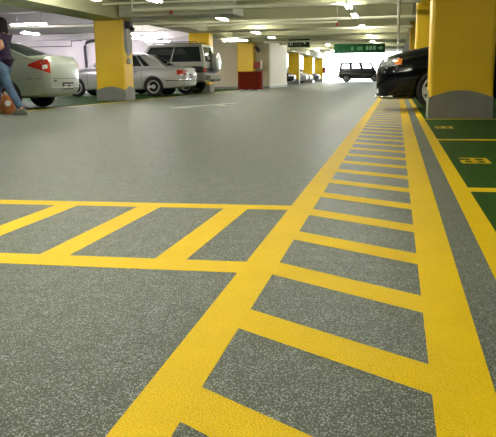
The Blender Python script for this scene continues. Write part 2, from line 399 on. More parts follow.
for x, y in ((-6.6, 52.4), (-6.6, 61.5), (-6.6, 70.6), (-5.4, 45.0), (-5.4, 50.5), (-5.4, 57.0), (-5.4, 63.0), (-2.4, 45.0)): lamp(x, y, 'far tube light added under the ceiling to brighten the far pillars and sign', z=2.70)  # lamps added to light the far pillars and the green sign
for y in (37.0, 42.3, 46.4): lamp(-1.2, y, 'small far lit tube light of the right aisle row, near the wide green sign')
def pipe(name, pts, r, mt, label, cat='pipe', group=None): return tag(MB().tube(pts, r, 10).obj(name, mt, smooth=40), label, cat, group)
pipe('pipe', [(-6.62, 17.9, 2.84), (-6.62, 17.9, 2.30), (0.5, 17.9, 2.30)], 0.045, 'pipe', 'cream pipe crossing the aisle overhead just before the left pillar', group='overhead pipes')
pipe('pipe', [(-7.3, 17.6, 2.44), (-2.2, 17.6, 2.44)], 0.03, 'pipe', 'thin upper cream pipe at the top of the picture', group='overhead pipes')
pipe('pipe', [(-12.5, 22.2, 2.28), (0.5, 22.2, 2.28)], 0.04, 'pipe', 'cream pipe crossing the aisle overhead behind the duct', group='overhead pipes')
pipe('pipe', [(-7.3, 22.5, 2.20), (-1.8, 22.5, 2.20), (-1.8, 22.5, 2.845)], 0.03, 'pipe', 'thin low cream pipe ending in mid aisle behind the duct', group='overhead pipes')
pipe('pipe', [(-7.3, 26.3, 2.25), (0.5, 26.3, 2.25)], 0.045, 'pipe', 'cream pipe across the aisle overhead at the beige wall side', group='overhead pipes')
pipe('pipe', [(-6.5, 30.8, 2.28), (0.5, 30.8, 2.28)], 0.045, 'pipe', 'far cream pipe across the aisle overhead', group='overhead pipes')
pipe('pipe', [(-6.5, 36.0, 2.28), (0.5, 36.0, 2.28)], 0.045, 'pipe', 'farthest cream pipe overhead just before the dark hanging sign', group='overhead pipes')
pipe('pipe', [(0.02, 12, 2.17), (0.02, 50, 2.17)], 0.04, 'pipe', 'long cream pipe running along the aisle above the black car', group='overhead pipes')
for x, y, z, pl in ((-1.8, 22.5, 2.09, 'thin low cream'), (-5.6, 17.9, 2.175, 'cream pipe crossing the aisle overhead just')):
    pp = [o for o in C.objects if o.get('label', '').startswith(pl)][0]
    MB().tube([(x, y, z), (x, y, z+0.09)], [0.05, 0.03]).obj('valve', 'redvalve', pp, smooth=40)['label'] = 'small red valve'
d = empty('air_duct', (-5.7, 18.55, 2.2), 0, 'boxy pale metal air duct under the ceiling right of the left pillar', 'duct')
MB().box(-1.55, 1.55, 0.0, 1.3, 0.0, 0.34).obj('duct_body', 'duct', d, bevel=0.015)
for x in (-1.0, 0.0, 1.0): MB().box(x-0.02, x+0.02, -0.012, 1.312, -0.012, 0.352).obj('flange', 'duct', d)
for x in (-1.2, 1.2): MB().tube([(x, 0.65, 0.34), (x, 0.65, 0.66)], 0.008, 6).obj('hanger', 'metal', d)
# black drainpipe and thin conduit on the white back wall
pts = [(-16.74, 37.8, 0), (-16.84, 37.8, 2.2)]+[(-16.84+0.3*(1-cos(a)), 37.8-0.1*(1-cos(a)), 2.2+0.4*sin(a)) for a in [pi/2*k/6 for k in range(1,7)]]+[(-15.9, 37.4, 2.68)]
pipe('drainpipe', pts, 0.075, 'pipe_dark', 'black drainpipe curving down the white back wall beside the left pillar', 'pipe')
pipe('conduit', [(-23.0, 37.87, 2.39), (-17.65, 37.87, 2.39), (-17.65, 37.87, 2.66), (-17.0, 37.87, 2.68)], 0.02, 'pipe_dark', 'thin dark conduit stepping up the white back wall', 'conduit')

# ------------------------------------------------------------------ hanging signs
def sign(name, x0, x1, y, z0, z1, face, label):
    t = empty(name, ((x0+x1)/2, y, z0), 0, label, 'sign')
    w = (x1-x0)/2; h = z1-z0
    MB().box(-w, w, -0.04, 0.04, 0, h).obj('panel', face, t, bevel=0.012)
    for s in (-0.8, 0.8): MB().tube([(s*w, 0, h), (s*w, 0, 2.85-z0)], 0.012, 6).obj('hanger', 'metal', t)
    return t, w, h
t, w_, h_ = sign('hanging_sign', -5.34, -4.27, 36.4, 2.02, 2.41, 'signdark', 'small dark green hanging sign with white marks beside the cream wall')
mb = MB().box(-0.46, -0.41, -0.046, -0.03, 0.09, 0.31).box(-0.36, -0.31, -0.046, -0.03, 0.09, 0.31)
mb.prism_y([(0.22, 0.20), (0.33, 0.29), (0.33, 0.11)], -0.046, -0.03).obj('lettering', 'signwhite', t)
mb = MB()
for k in range(5): mb.box(-0.24+k*0.08, -0.19+k*0.08, -0.045, -0.03, 0.17, 0.26); mb.box(-0.24+k*0.08, -0.18+k*0.08, -0.045, -0.03, 0.08, 0.13)
mb.obj('lettering', 'signfaint', t)
t, w_, h_ = sign('hanging_sign', -3.48, -0.66, 41.45, 1.83, 2.34, 'signgreen', 'wide green hanging sign with pale marks before the exit')
mb = MB()
for x, l in ((-0.47, 0.3), (-0.13, 0.35), (0.04, 0.25)): mb.box(x, x+l*0.55, -0.046, -0.03, 0.14, 0.35)
mb.obj('lettering', 'signmid', t)
mb = MB()
for x, l in ((0.36, 0.14), (0.55, 0.14), (0.74, 0.17)): mb.box(x, x+l, -0.046, -0.03, 0.16, 0.38)
mb.prism_y([(1.32, 0.26), (1.15, 0.40), (1.15, 0.31), (1.02, 0.31), (1.02, 0.21), (1.15, 0.21), (1.15, 0.12)], -0.046, -0.03)
mb.obj('lettering', 'signpale', t)  # pale strokes stand for unreadable writing and the glare on the panel

# ------------------------------------------------------------------ red barrier and box at the beige wall
t = empty('barrier', (-6.25, 31.1, 0), 0, 'dark red ribbed barrier standing before the yellow pillar in the wall', 'barrier')
mb = MB().box(-0.55, 0.55, 0, 0.34, 0.06, 0.98)
for k in range(5): mb.box(-0.52+k*0.22, -0.38+k*0.22, -0.035, 0.02, 0.14, 0.90)
mb.obj('panel', 'redplastic', t, bevel=0.015)
MB().box(-0.56, 0.56, -0.02, 0.36, 0.96, 1.02).obj('top_rail', 'redplastic', t, bevel=0.01)
for s in (-0.42, 0.0, 0.42): MB().box(s-0.07, s+0.07, -0.05, 0.39, 0, 0.07).obj('foot', 'white', t, bevel=0.01)
t.scale = (0.97, 1, 0.82)
t = empty('alarm_box', (-7.14, 37.55, 1.05), 0, 'small red box fixed by the yellow pillar above the barrier', 'box')
MB().box(-0.19, 0.16, -0.05, 0.20, 0, 0.32).obj('case', 'redvalve', t, bevel=0.015)
MB().box(0.16, 0.22, -0.04, 0.19, -0.05, 0.38).obj('side_plate', 'white', t)
mb = MB(); mb.tube([(-7.36, 37.6, 2.12), (-7.27, 37.6, 2.12), (-7.22, 37.58, 2.10), (-7.10, 37.52, 1.98), (-7.04, 37.52, 1.86)], [0.02,0.02,0.08,0.10,0.06])
wp = [o for o in C.objects if o.get('label', '').startswith('yellow pillar set in the beige')][0]
ls = mb.obj('loudspeaker', 'blackplastic', wp, smooth=40); ls.location = (8.18, -37.4, 0)
t = empty('alarm_box', (-7.19, 73.9, 0.85), 0, 'tiny red box on the last yellow pillar at the exit', 'box')
MB().box(-0.14, 0.14, 0, 0.3, 0, 0.62).obj('case', 'redvalve', t, bevel=0.02)
MB().box(-0.10, 0.10, -0.02, 0.0, 0.06, 0.54).obj('door', 'redvalve', t, bevel=0.005)

# ------------------------------------------------------------------ cars
def lerp(a, b, t): return a+(b-a)*t
def interp(tab, x):
    if x <= tab[0][0]: return tab[0][1:]
    for a, b in zip(tab, tab[1:]):
        if x <= b[0]:
            t = (x-a[0])/(b[0]-a[0]); return [lerp(p, q, t) for p, q in zip(a[1:], b[1:])]
    return tab[-1][1:]
def section(w, zb, zt, crown):
    H = zt-zb
    half = [(0, zb), (0.5*w, zb), (0.82*w, zb+0.01*H), (0.94*w, zb+0.06*H), (0.975*w, zb+0.18*H), (0.99*w, zb+0.32*H), (w, zb+0.48*H), (0.998*w, zb+0.6*H),
            (0.985*w, zb+0.74*H), (0.968*w, zb+0.84*H), (0.94*w, zb+0.92*H), (0.89*w, zb+0.97*H), (0.80*w, zt+0.25*crown), (0.55*w, zt+0.65*crown), (0.28*w, zt+0.92*crown), (0, zt+crown)]
    return half+[(-y, z) for y, z in half[-2:0:-1]]
def lower_body(S):
    tab = S['prof']; xs = []
    x0, x1 = tab[0][0], tab[-1][0]
    n = 64
    xs = sorted(set([t[0] for t in tab]+[x0+(x1-x0)*k/n for k in range(n+1)]))
    vs = []; fs = []; m = 0
    for x in xs:
        zb, zt, w = interp(tab, x)
        s = section(w, zb, zt, S.get('crown', 0.03)); m = len(s)
        vs += [(x, y, z) for y, z in s]
    N = len(xs)
    fs = [(i*m+k, i*m+(k+1)%m, (i+1)*m+(k+1)%m, (i+1)*m+k) for i in range(N-1) for k in range(m)]
    fs += [tuple(range(m))[::-1], tuple((N-1)*m+k for k in range(m))]
    return MB().add(vs, fs)
def boolean_arches(mb, S, paint):
    me = mb.mesh('body', paint)
    tmp = bpy.data.objects.new('tmp', me); C.objects.link(tmp)
    cuts = []
    for ax in (S['xr'], S['xf']):
        for s in (-1, 1):
            ya, yb = sorted((s*(S['hw']-0.24), s*(S['hw']+0.3)))
            c = MB().lathe_y([(0.0001, ya), (S['arch'], ya), (S['arch'], yb), (0.0001, yb)], 40, ax, S['wr']+0.01)
            co = bpy.data.objects.new('cut', c.mesh('cut', paint)); C.objects.link(co); cuts.append(co)
            b = tmp.modifiers.new('b', 'BOOLEAN'); b.operation = 'DIFFERENCE'; b.object = co; b.solver = 'EXACT'
    dg = bpy.context.evaluated_depsgraph_get(); dg.update()
    new = bpy.data.meshes.new_from_object(tmp.evaluated_get(dg))
    for o in cuts+[tmp]: bpy.data.objects.remove(o)
    new.materials.clear(); new.materials.append(M[paint])
    bm = bmesh.new(); bm.from_mesh(new)
    for f in bm.faces: f.smooth = True; f.material_index = 0
    for e in bm.edges: e.smooth = e.calc_face_angle(0) < rad(42) if e.is_manifold else False
    bm.to_mesh(new); bm.free(); new.name = 'body'
    return new
def greenhouse(S):
    """returns frame MB and a list of (name, MB) panes"""
    x0b, x1b, x0t, x1t = S['gx']; zb, zt = S['gz']; wb, wt = S['gw']
    vs_ = [-0.25, 0.0, S.get('v0', 0.10), 0.36, 0.6, S.get('v1', 0.84), 0.93, 1.0]
    def X0(v): return lerp(x0b, x0t, v)
    def X1(v): return lerp(x1b, x1t, v)
    def Wd(v):
        q = max(v, 0); r = lerp(wb, wt, q**1.35)
        return r-(0.035 if v > 0.99 else 0)
    def Z(v): return lerp(zb, zt, v)-(0.012 if v > 0.99 else 0)
    us = sorted(set([0, 1]+[u for a in S['win'] for u in a]))
    def isw(a, b): return any(a >= p-1e-6 and b <= q+1e-6 for p, q in S['win'])
    yy = [-1, -0.86, -0.5, 0, 0.5, 0.86, 1]
    bulge = S.get('bulge', 0.06)
    def end(v, t, front):
        x = (X1(v)+bulge*(1-t*t)) if front else (X0(v)-bulge*0.7*(1-t*t))
        if v > 0.99: x += -0.05 if front else 0.05
        return (x, Wd(v)*t, Z(v))
    def side(v, u, s): 
        x = lerp(X0(v), X1(v), u)
        if v > 0.99: x = lerp(X0(v)+0.05, X1(v)-0.05, u)
        return (x, s*Wd(v), Z(v))
    frame = MB(); panes = []
    for s in (1, -1):
        for (p, q) in S['win']: panes.append(('side_window', MB(), s, p, q))
    ws = ('windscreen', MB()); rw = ('rear_window', MB())
    for i in range(len(vs_)-1):
        va, vb = vs_[i], vs_[i+1]; gl = 2 <= i <= 4
        for s in (1, -1):
            for a, b in zip(us, us[1:]):
                quad = [side(va,a,s), side(va,b,s), side(vb,b,s), side(vb,a,s)]
                tgt = frame
                if gl:
                    for pn in panes:
                        if pn[2] == s and a >= pn[3]-1e-6 and b <= pn[4]+1e-6: tgt = pn[1]
                tgt.add(quad, [(0,1,2,3)])
        for front in (True, False):
            for j in range(len(yy)-1):
                a, b = yy[j], yy[j+1]
                quad = [end(va,a,front), end(va,b,front), end(vb,b,front), end(vb,a,front)]
                tgt = (ws if front else rw)[1] if gl and 0 < j < len(yy)-2 else frame
                tgt.add(quad, [(0,1,2,3)])
    nx = 8
    for k in range(nx):
        for j in range(len(yy)-1):
            def P(u, t):
                a = end(1, t, False); b = end(1, t, True)
                return (lerp(a[0], b[0], u), a[1], a[2]+S.get('rcrown', 0.03)*(1-t*t)*min(1, 6*u*(1-u)))
            frame.add([P(k/nx,yy[j]), P((k+1)/nx,yy[j]), P((k+1)/nx,yy[j+1]), P(k/nx,yy[j+1])], [(0,1,2,3)])
    return frame, [(p[0], p[1]) for p in panes]+[ws, rw]
def weld(mb, name, mt, angle=40):
    me = bpy.data.meshes.new(name); me.from_pydata(mb.v, [], mb.f)
    bm = bmesh.new(); bm.from_mesh(me)
    bmesh.ops.remove_doubles(bm, verts=bm.verts, dist=0.0005); bmesh.ops.recalc_face_normals(bm, faces=bm.faces)
    for f in bm.faces: f.smooth = True
    for e in bm.edges: e.smooth = e.calc_face_angle(0) < rad(angle) if e.is_manifold else True
    bm.to_mesh(me); bm.free(); me.materials.append(M[mt]); return me
def link(name, me, parent):
    o = bpy.data.objects.new(name, me); C.objects.link(o); o.parent = parent; return o
class Skin:
    """lays panels onto the body so that lamps, plates and seams follow it"""
    def __init__(s, me):
        bm = bmesh.new(); bm.from_mesh(me); s.b = BVHTree.FromBMesh(bm); bm.free()
    def patch(s, fn, nu=8, nv=4, off=0.006, back=0.02):
        """fn(u,v) gives (ray start, ray direction)"""
        top = []; bot = []
        for j in range(nv+1):
            for i in range(nu+1):
                o, dr = fn(i/nu, j/nv); o = Vector(o); dr = Vector(dr).normalized()
                h = s.b.ray_cast(o, dr, 6)
                p = h[0] if h[0] is not None else None
                if p is None: p = top[-1]+dr*off if top else o+dr*1.0
                edge = i in (0, nu) or j in (0, nv)
                top.append(p-dr*(off*0.4 if edge else off)); bot.append(p+dr*back)
        n = (nu+1)*(nv+1); W1 = nu+1
        fs = [(j*W1+i, j*W1+i+1, (j+1)*W1+i+1, (j+1)*W1+i) for j in range(nv) for i in range(nu)]
        rim = [i for i in range(W1)]+[j*W1+nu for j in range(1, nv+1)]+[nv*W1+i for i in range(nu-1, -1, -1)]+[j*W1 for j in range(nv-1, 0, -1)]
        fs += [tuple(i+n for i in f[::-1]) for f in fs]
        fs += [(rim[k], rim[(k+1) % len(rim)], rim[(k+1) % len(rim)]+n, rim[k]+n) for k in range(len(rim))]
        return MB().add(top+bot, fs)
    def wrap(s, ox, a0, a1, zlo, zhi, oy=0.0, **k):
        """angles in degrees from +x (180 is the tail); zlo/zhi are numbers or functions of u"""
        def fn(u, v):
            a = rad(lerp(a0, a1, u)); lo = zlo(u) if callable(zlo) else zlo; hi = zhi(u) if callable(zhi) else zhi
            d = Vector((cos(a), sin(a), 0)); z = lerp(lo, hi, v)
            return Vector((ox, oy, z))+d*4, -d
        return s.patch(fn, **k)
    def side(s, sg, x0, x1, z0, z1, sl=0.0, **k):
        return s.patch(lambda u, v: ((lerp(x0, x1, u)+sl*v, sg*3, lerp(z0, z1, v)), (0, -sg, 0)), **k)
    def end(s, sg, y0, y1, z0, z1, **k):
        return s.patch(lambda u, v: ((sg*5, lerp(y0, y1, u), lerp(z0, z1, v)), (-sg, 0, 0)), **k)
WM = {}
def wheel_meshes(r, wd, spokes, rimr):
    key = (r, wd, spokes, rimr)
    if key in WM: return WM[key]
    a, b = rimr, r; h = wd/2
    tb = MB().lathe_y([(0.001, 0.005), (a-0.03, 0.005), (a-0.03, -0.02), (0.001, -0.02)], 24)
    ty = tb.lathe_y([(a, -h*0.9), (lerp(a,b,0.6), -h), (b-0.012, -h*0.8), (b, -h*0.55), (b, h*0.55), (b-0.012, h*0.8), (lerp(a,b,0.6), h), (a, h*0.9)], 40).mesh('wheel', 'tyre', smooth=50)
    rm = MB().lathe_y([(a+0.004, h*0.86), (a-0.012, h*0.93), (a-0.03, h*0.82), (a-0.035, 0.0), (a+0.004, 0.0)], 40)
    rm.lathe_y([(0.001, h*0.80), (0.055, h*0.80), (0.07, h*0.68), (0.07, h*0.4), (0.001, h*0.4)], 24)
    for k in range(spokes):
        t = 2*pi*k/spokes; c, s_ = cos(t), sin(t); w0, w1 = 0.032*7/max(spokes, 6)+0.004, 0.075*7/max(spokes, 6)
        q = [(0.05, -w0), (a-0.02, -w1), (a-0.02, w1), (0.05, w0)]
        vs = [(x*c-z*s_, h*0.52, x*s_+z*c) for x, z in q]+[(x*c-z*s_, h*(0.78 if x < 0.1 else 0.84), x*s_+z*c) for x, z in q]
        rm.add(vs, [(0,1,2,3), (4,7,6,5), (0,4,5,1), (1,5,6,2), (2,6,7,3), (3,7,4,0)])
        WM[key] = (ty, rm.mesh('rim', 'rim', smooth=40)); return WM[key]
def car(loc, label, cat, S, group=None, rz=pi, name='car'):
    t = empty(name, loc, rz, label, cat, group)
    body = boolean_arches(lower_body(S), S, S['paint'])
    link('body', body, t); sk = Skin(body)
    fr, panes = greenhouse(S)
    link('roof', weld(fr, 'roof', S['paint']), t)
    for nm, mb in panes:
        if mb.f: link(nm, weld(mb, nm, S.get('glassmat', 'glass')), t)
    ty, rm = wheel_meshes(S['wr'], S.get('wwd', 0.2), S.get('spokes', 8), S['rimr'])
    for ax in (S['xr'], S['xf']):
        for s in (1, -1):
            wh = link('wheel', ty, t); wh.location = (ax, s*(S['hw']-0.13), S['wr']); wh.rotation_euler = (0, 0, 0 if s > 0 else pi)
            link('rim', rm, wh)
    for s in (1, -1):                                           # door mirrors
        x = S['gx'][1]-0.42; y = s*(S['gw'][0]+0.13); z = S['gz'][0]+0.09
        mb = MB().ball((x, y, z), 0.07, 0.095, 0.065); mb.tube([(x, s*(S['gw'][0]-0.06), z-0.05), (x, y, z-0.02)], 0.02, 8)
        link('door_mirror', mb.mesh('door_mirror', S['paint'], smooth=60), t)
    return t, sk
def details(t, sk, S, lx=None):
    hw = S['hw']; zb, zt = S['seam']
    for s in (1, -1):
        for x in S['doors']:
            sk.side(s, x-0.006, x+0.006, zb, zt, nu=1, nv=8, off=0.003).obj('door_seam', 'blackplastic', t)
        for x in S['handles']:
            sk.side(s, x-0.09, x+0.09, S['hz'], S['hz']+0.035, off=0.028, nu=6, nv=2).obj('door_handle', S['paint'], t, smooth=60)
        sk.side(s, S['xr']+S['arch']+0.03, S['xf']-S['arch']-0.03, S['rub'], S['rub']+0.05, off=0.012, nu=16, nv=2).obj('side_moulding', S.get('rubmat', S['paint']), t, smooth=60)
def plate(t, sk, sg, yc, z0, w=0.46, h=0.14, face='blackplastic', ink='white'):
    p = sk.end(sg, yc-w/2, yc+w/2, z0, z0+h, off=0.02, nu=6, nv=2).obj('number_plate', face, t)
    mb = MB()
    for k in range(7):
        if k == 3: continue
        ya = yc-w*0.40+k*w*0.118
        q = sk.end(sg, ya, ya+w*0.062, z0+h*0.28, z0+h*0.70, off=0.03, back=-0.02, nu=1, nv=1); mb.add(q.v, q.f)
    mb.obj('lettering', ink, p)

SEDAN = dict(paint='silver', hw=0.87, xr=-1.30, xf=1.30, arch=0.335, wr=0.30, rimr=0.20, spokes=9, crown=0.035,
    prof=[(-2.24,0.46,0.88,0.64),(-2.22,0.35,1.00,0.71),(-2.15,0.28,1.055,0.785),(-1.97,0.24,1.065,0.83),(-1.6,0.22,1.05,0.855),(-1.1,0.20,1.03,0.868),(-0.2,0.19,1.0,0.87),(0.9,0.19,0.97,0.868),
          (1.4,0.20,0.92,0.85),(1.8,0.22,0.83,0.81),(2.05,0.25,0.74,0.74),(2.18,0.30,0.67,0.62),(2.23,0.40,0.60,0.48)],
    gx=(-1.86,1.08,-0.80,0.20), gz=(1.02,1.43), gw=(0.78,0.575), win=[(0.13,0.30),(0.33,0.56),(0.59,0.93)],
    doors=(-0.92,-0.02,0.95), handles=(-0.72,0.22), hz=0.80, seam=(0.30,0.98), rub=0.48)
t, sk = car((-6.84-2.24, 14.30, 0), 'silver green sedan parked tail out beside the walking woman', 'car', SEDAN)
details(t, sk, SEDAN)
for s in (1, -1):
    f = sk.wrap(-1.30, 180-s*57, 180-s*35, lambda u: 0.87-0.16*u, lambda u: 0.90+0.10*min(1, 1.6*u), nu=12, nv=5)
    lampo = f.obj('tail_light', 'redlamp', t, smooth=50)
    sk.wrap(-1.30, 180-s*44, 180-s*38, 0.80, 0.90, nu=4, nv=3, off=0.010).obj('reversing_lens', 'whitelamp', lampo, smooth=50)
sk.end(-1, -0.66, 0.66, 0.405, 0.45, off=0.02, nu=14, nv=2).obj('bumper_strip', 'silver', t, smooth=60)
sk.wrap(-1.3, 180-60, 180+60, 0.612, 0.622, off=0.003, nu=24, nv=1).obj('boot_seam', 'blackplastic', t)
sk.end(-1, 0.42, 0.54, 0.555, 0.59, off=0.01, nu=3, nv=1).obj('reflector', 'blackplastic', t)
plate(t, sk, -1, -0.10, 0.39, 0.52, 0.15)
MB().ball((-0.72, 0, 1.47), 0.03, 0.02, 0.03, 10, 6).obj('aerial', 'blackplastic', t, smooth=60)
for s in (1, -1): sk.wrap(1.2, s*18, s*50, 0.60, 0.74, nu=8, nv=3).obj('headlight', 'whitelamp', t, smooth=50)

SALOON = dict(paint='silver2', hw=0.87, xr=-1.35, xf=1.45, arch=0.345, wr=0.315, rimr=0.215, spokes=10, crown=0.03,
    prof=[(-2.46,0.50,0.76,0.70),(-2.42,0.34,0.90,0.78),(-2.3,0.28,0.965,0.815),(-2.0,0.24,0.985,0.84),(-1.2,0.21,0.985,0.868),(0,0.20,0.96,0.87),(1.0,0.20,0.94,0.868),
          (1.6,0.21,0.89,0.85),(2.0,0.23,0.83,0.81),(2.2,0.26,0.78,0.76),(2.28,0.32,0.72,0.66),(2.31,0.42,0.64,0.56)],
    gx=(-1.78,1.08,-0.95,0.25), gz=(0.95,1.43), gw=(0.79,0.56), win=[(0.17,0.25),(0.275,0.56),(0.59,0.93)],
    doors=(-0.95,0.0,1.0), handles=(-0.72,0.24), hz=0.78, seam=(0.30,0.94), rub=0.46)
t, sk = car((-6.93-2.46, 24.25, 0), 'pale silver saloon parked tail out just past the left yellow pillar', 'car', SALOON)
details(t, sk, SALOON)
for s in (1, -1):
    f = sk.wrap(-1.55, 180-s*52, 180-s*27, lambda u: 0.70, lambda u: 0.86, nu=10, nv=4).obj('tail_light', 'redlamp', t, smooth=50)
    sk.wrap(-1.55, 180-s*31, 180-s*28, 0.72, 0.84, nu=3, nv=3, off=0.012).obj('reversing_lens', 'whitelamp', f, smooth=50)
    sk.wrap(1.2, s*20, s*48, 0.60, 0.76, nu=8, nv=3).obj('headlight', 'whitelamp', t, smooth=50)
sk.wrap(-1.5, 180-70, 180+70, 0.50, 0.54, off=0.02, nu=24, nv=2).obj('bumper_strip', 'chrome', t, smooth=60)
plate(t, sk, -1, 0, 0.60, 0.48, 0.13)

OFFROAD = dict(paint='silver3', hw=0.86, xr=-1.05, xf=1.25, arch=0.41, wr=0.36, rimr=0.22, spokes=6, crown=0.02, wwd=0.24,
    prof=[(-1.86,0.55,1.02,0.78),(-1.83,0.46,1.13,0.82),(-1.75,0.42,1.16,0.84),(-1.0,0.40,1.16,0.855),(0.5,0.40,1.14,0.86),(0.8,0.40,1.12,0.855),(1.5,0.42,1.08,0.84),(1.85,0.44,1.02,0.80),(1.98,0.50,0.92,0.74),(2.0,0.56,0.84,0.70)],
    gx=(-1.82,0.80,-1.66,0.32), gz=(1.12,1.83), gw=(0.83,0.68), win=[(0.05,0.495),(0.515,0.95)], v0=0.08, v1=0.84,
    doors=(-0.35,0.75), handles=(-0.2,), hz=0.98, seam=(0.50,1.10), rub=0.62, rubmat='blackplastic')
t, sk = car((-6.82-1.86-0.05, 26.85, 0), 'silver off-roader with spare wheel on its tail behind the pale saloon', 'off-road car', OFFROAD)
details(t, sk, OFFROAD)
sp = MB().lathe_y([(0.001,-0.11),(0.33,-0.11),(0.355,-0.08),(0.36,0.0),(0.355,0.08),(0.33,0.105),(0.25,0.118),(0.001,0.122)], 36)
o = sp.obj('spare_wheel_cover', 'silver2', t, smooth=40); o.location = (-2.02, -0.12, 1.16); o.rotation_euler = (0, 0, pi/2)
MB().box(-1.98, -1.80, -0.30, 0.06, 1.06, 1.26).obj('spare_wheel_bracket', 'blackplastic', t)
MB().box(-2.02, -1.80, -0.80, 0.80, 0.50, 0.68).obj('rear_bumper', 'bumper', t, bevel=0.03)
MB().box(-2.06, -1.98, -0.60, 0.60, 0.46, 0.54).obj('bumper_step', 'blackplastic', t, bevel=0.02)
sk.end(-1, -0.72, 0.72, 0.76, 1.05, off=0.008, nu=10, nv=4).obj('tailgate_panel', 'blackplastic', t, smooth=50)
for s in (1, -1):
    sk.wrap(-1.2, 180-s*58, 180-s*46, 0.78, 1.02, nu=6, nv=4).obj('tail_light', 'redlamp', t, smooth=50)
    sk.wrap(1.2, s*20, s*42, 0.76, 0.94, nu=6, nv=3).obj('headlight', 'whitelamp', t, smooth=50)
    sk.side(s, -1.80, -1.30, 0.78, 1.06, off=0.008, nu=8, nv=4).obj('side_cladding', 'blackplastic', t, smooth=50)
    MB().tube([(-1.5, s*0.60, 1.84), (-1.45, s*0.60, 1.90), (0.15, s*0.60, 1.90), (0.2, s*0.60, 1.84)], 0.016, 8).obj('roof_rail', 'blackplastic', t, smooth=50)

BLACK = dict(paint='black', hw=0.89, xr=-1.50, xf=1.13, arch=0.375, wr=0.345, rimr=0.255, spokes=8, crown=0.035, wwd=0.22,
    prof=[(-2.15,0.50,0.82,0.64),(-2.08,0.34,1.02,0.76),(-1.9,0.26,1.12,0.83),(-1.1,0.22,1.10,0.88),(0.0,0.20,1.07,0.89),(0.8,0.20,1.08,0.888),
          (1.2,0.20,1.05,0.882),(1.55,0.20,0.99,0.865),(1.8,0.20,0.93,0.835),(1.95,0.20,0.88,0.79),(2.04,0.21,0.83,0.72),(2.10,0.22,0.76,0.62),(2.13,0.26,0.66,0.52)],
    gx=(-1.7,0.95,-1.0,0.05), gz=(1.05,1.50), gw=(0.80,0.58), win=[(0.13,0.30),(0.33,0.56),(0.59,0.93)],
    doors=(-0.92,-0.02,0.95), handles=(-0.72,0.22), hz=0.86, seam=(0.30,1.04), rub=0.42)
t, sk = car((0.47+1.33, 13.02, 0), 'glossy black car with its nose out beside the large right pillar', 'car', BLACK)
details(t, sk, BLACK)
for s in (1, -1):
    hl = sk.wrap(1.30, s*26, s*60, lambda u: 0.66+0.10*u, lambda u: 0.775+0.115*u, nu=14, nv=5).obj('headlight', 'smokedlamp', t, smooth=50)
    sk.wrap(1.30, s*56, s*63, lambda u: 0.765, lambda u: 0.86, nu=4, nv=4, off=0.010).obj('indicator', 'amber', hl, smooth=50)
    sk.wrap(1.30, s*36, s*52, lambda u: 0.70+0.04*u, lambda u: 0.725+0.04*u, nu=6, nv=2, off=0.010).obj('lamp_bezel', 'blackplastic', hl, smooth=50)
    sk.wrap(1.30, s*20, s*38, 0.30, 0.38, nu=6, nv=3).obj('fog_light', 'whitelamp', t, smooth=50)
    sk.wrap(-1.30, 180-s*55, 180-s*30, 0.80, 0.98, nu=8, nv=3).obj('tail_light', 'redlamp', t, smooth=50)
sk.wrap(1.30, -24, 24, 0.54, 0.72, nu=14, nv=4, off=0.012).obj('grille', 'chrome', t, smooth=50)
sk.wrap(1.30, -55, 55, 0.235, 0.262, nu=26, nv=2, off=0.035).obj('front_lip', 'chrome', t, smooth=50)
sk.wrap(1.30, -75, 75, 0.548, 0.556, off=0.003, nu=26, nv=1).obj('bumper_seam', 'blackplastic', t)

EXITCAR = dict(paint='navy', hw=0.86, xr=-1.35, xf=1.35, arch=0.40, wr=0.36, rimr=0.21, spokes=6, crown=0.02, wwd=0.24, glassmat='clearglass',
    prof=[(-2.10,0.52,1.02,0.78),(-2.05,0.38,1.13,0.82),(-1.9,0.30,1.14,0.85),(0.5,0.27,1.12,0.86),(1.2,0.27,1.09,0.86),(1.75,0.40,1.04,0.84),(2.05,0.44,0.98,0.80),(2.15,0.50,0.88,0.74),(2.17,0.56,0.78,0.70)],
    gx=(-2.05,1.45,-1.95,0.98), gz=(1.10,1.86), gw=(0.83,0.70), win=[(0.05,0.29),(0.35,0.60),(0.66,0.94)], v0=0.14, v1=0.80,
    doors=(-0.85,0.15,1.2), handles=(-0.65,0.35), hz=0.95, seam=(0.5,1.06), rub=0.60)
t, sk = car((-3.45, 72.5, 0), 'dark navy off-roader crossing in the bright exit', 'off-road car', EXITCAR, rz=0)
details(t, sk, EXITCAR)
for s in (1, -1):
    sk.wrap(1.5, s*20, s*45, 0.76, 0.92, nu=6, nv=3).obj('headlight', 'whitelamp', t, smooth=50)
    MB().tube([(-1.7, s*0.60, 1.87), (-1.65, s*0.60, 1.93), (0.55, s*0.60, 1.93), (0.6, s*0.60, 1.87)], 0.016, 8).obj('roof_rail', 'blackplastic', t, smooth=50)
MB().box(-2.32, -2.04, -0.8, 0.8, 0.46, 0.66).obj('rear_bumper', 'blackplastic', t, bevel=0.03)

HATCH = dict(SEDAN)
for loc, lb, paint in (((-9.45, 52.6, 0), 'tiny dark car nose out under the first far yellow pillar', 'navy'),
                       ((-9.35, 59.2, 0), 'tiny silver car parked between the first two far yellow pillars', 'silver2'),
                       ((-9.35, 61.9, 0), 'tiny pale car parked right before the second far yellow pillar', 'silver'),
                       ((-9.35, 69.0, 0), 'tiny grey car parked before the last far yellow pillar', 'grey_car')):
    S = dict(SEDAN); S['paint'] = paint
    t, sk = car(loc, lb, 'car', S, rz=0, group='cars parked far down the left side')
    for s in (1, -1):
        sk.wrap(1.2, s*18, s*50, 0.60, 0.74, nu=6, nv=2).obj('headlight', 'whitelamp', t, smooth=50)

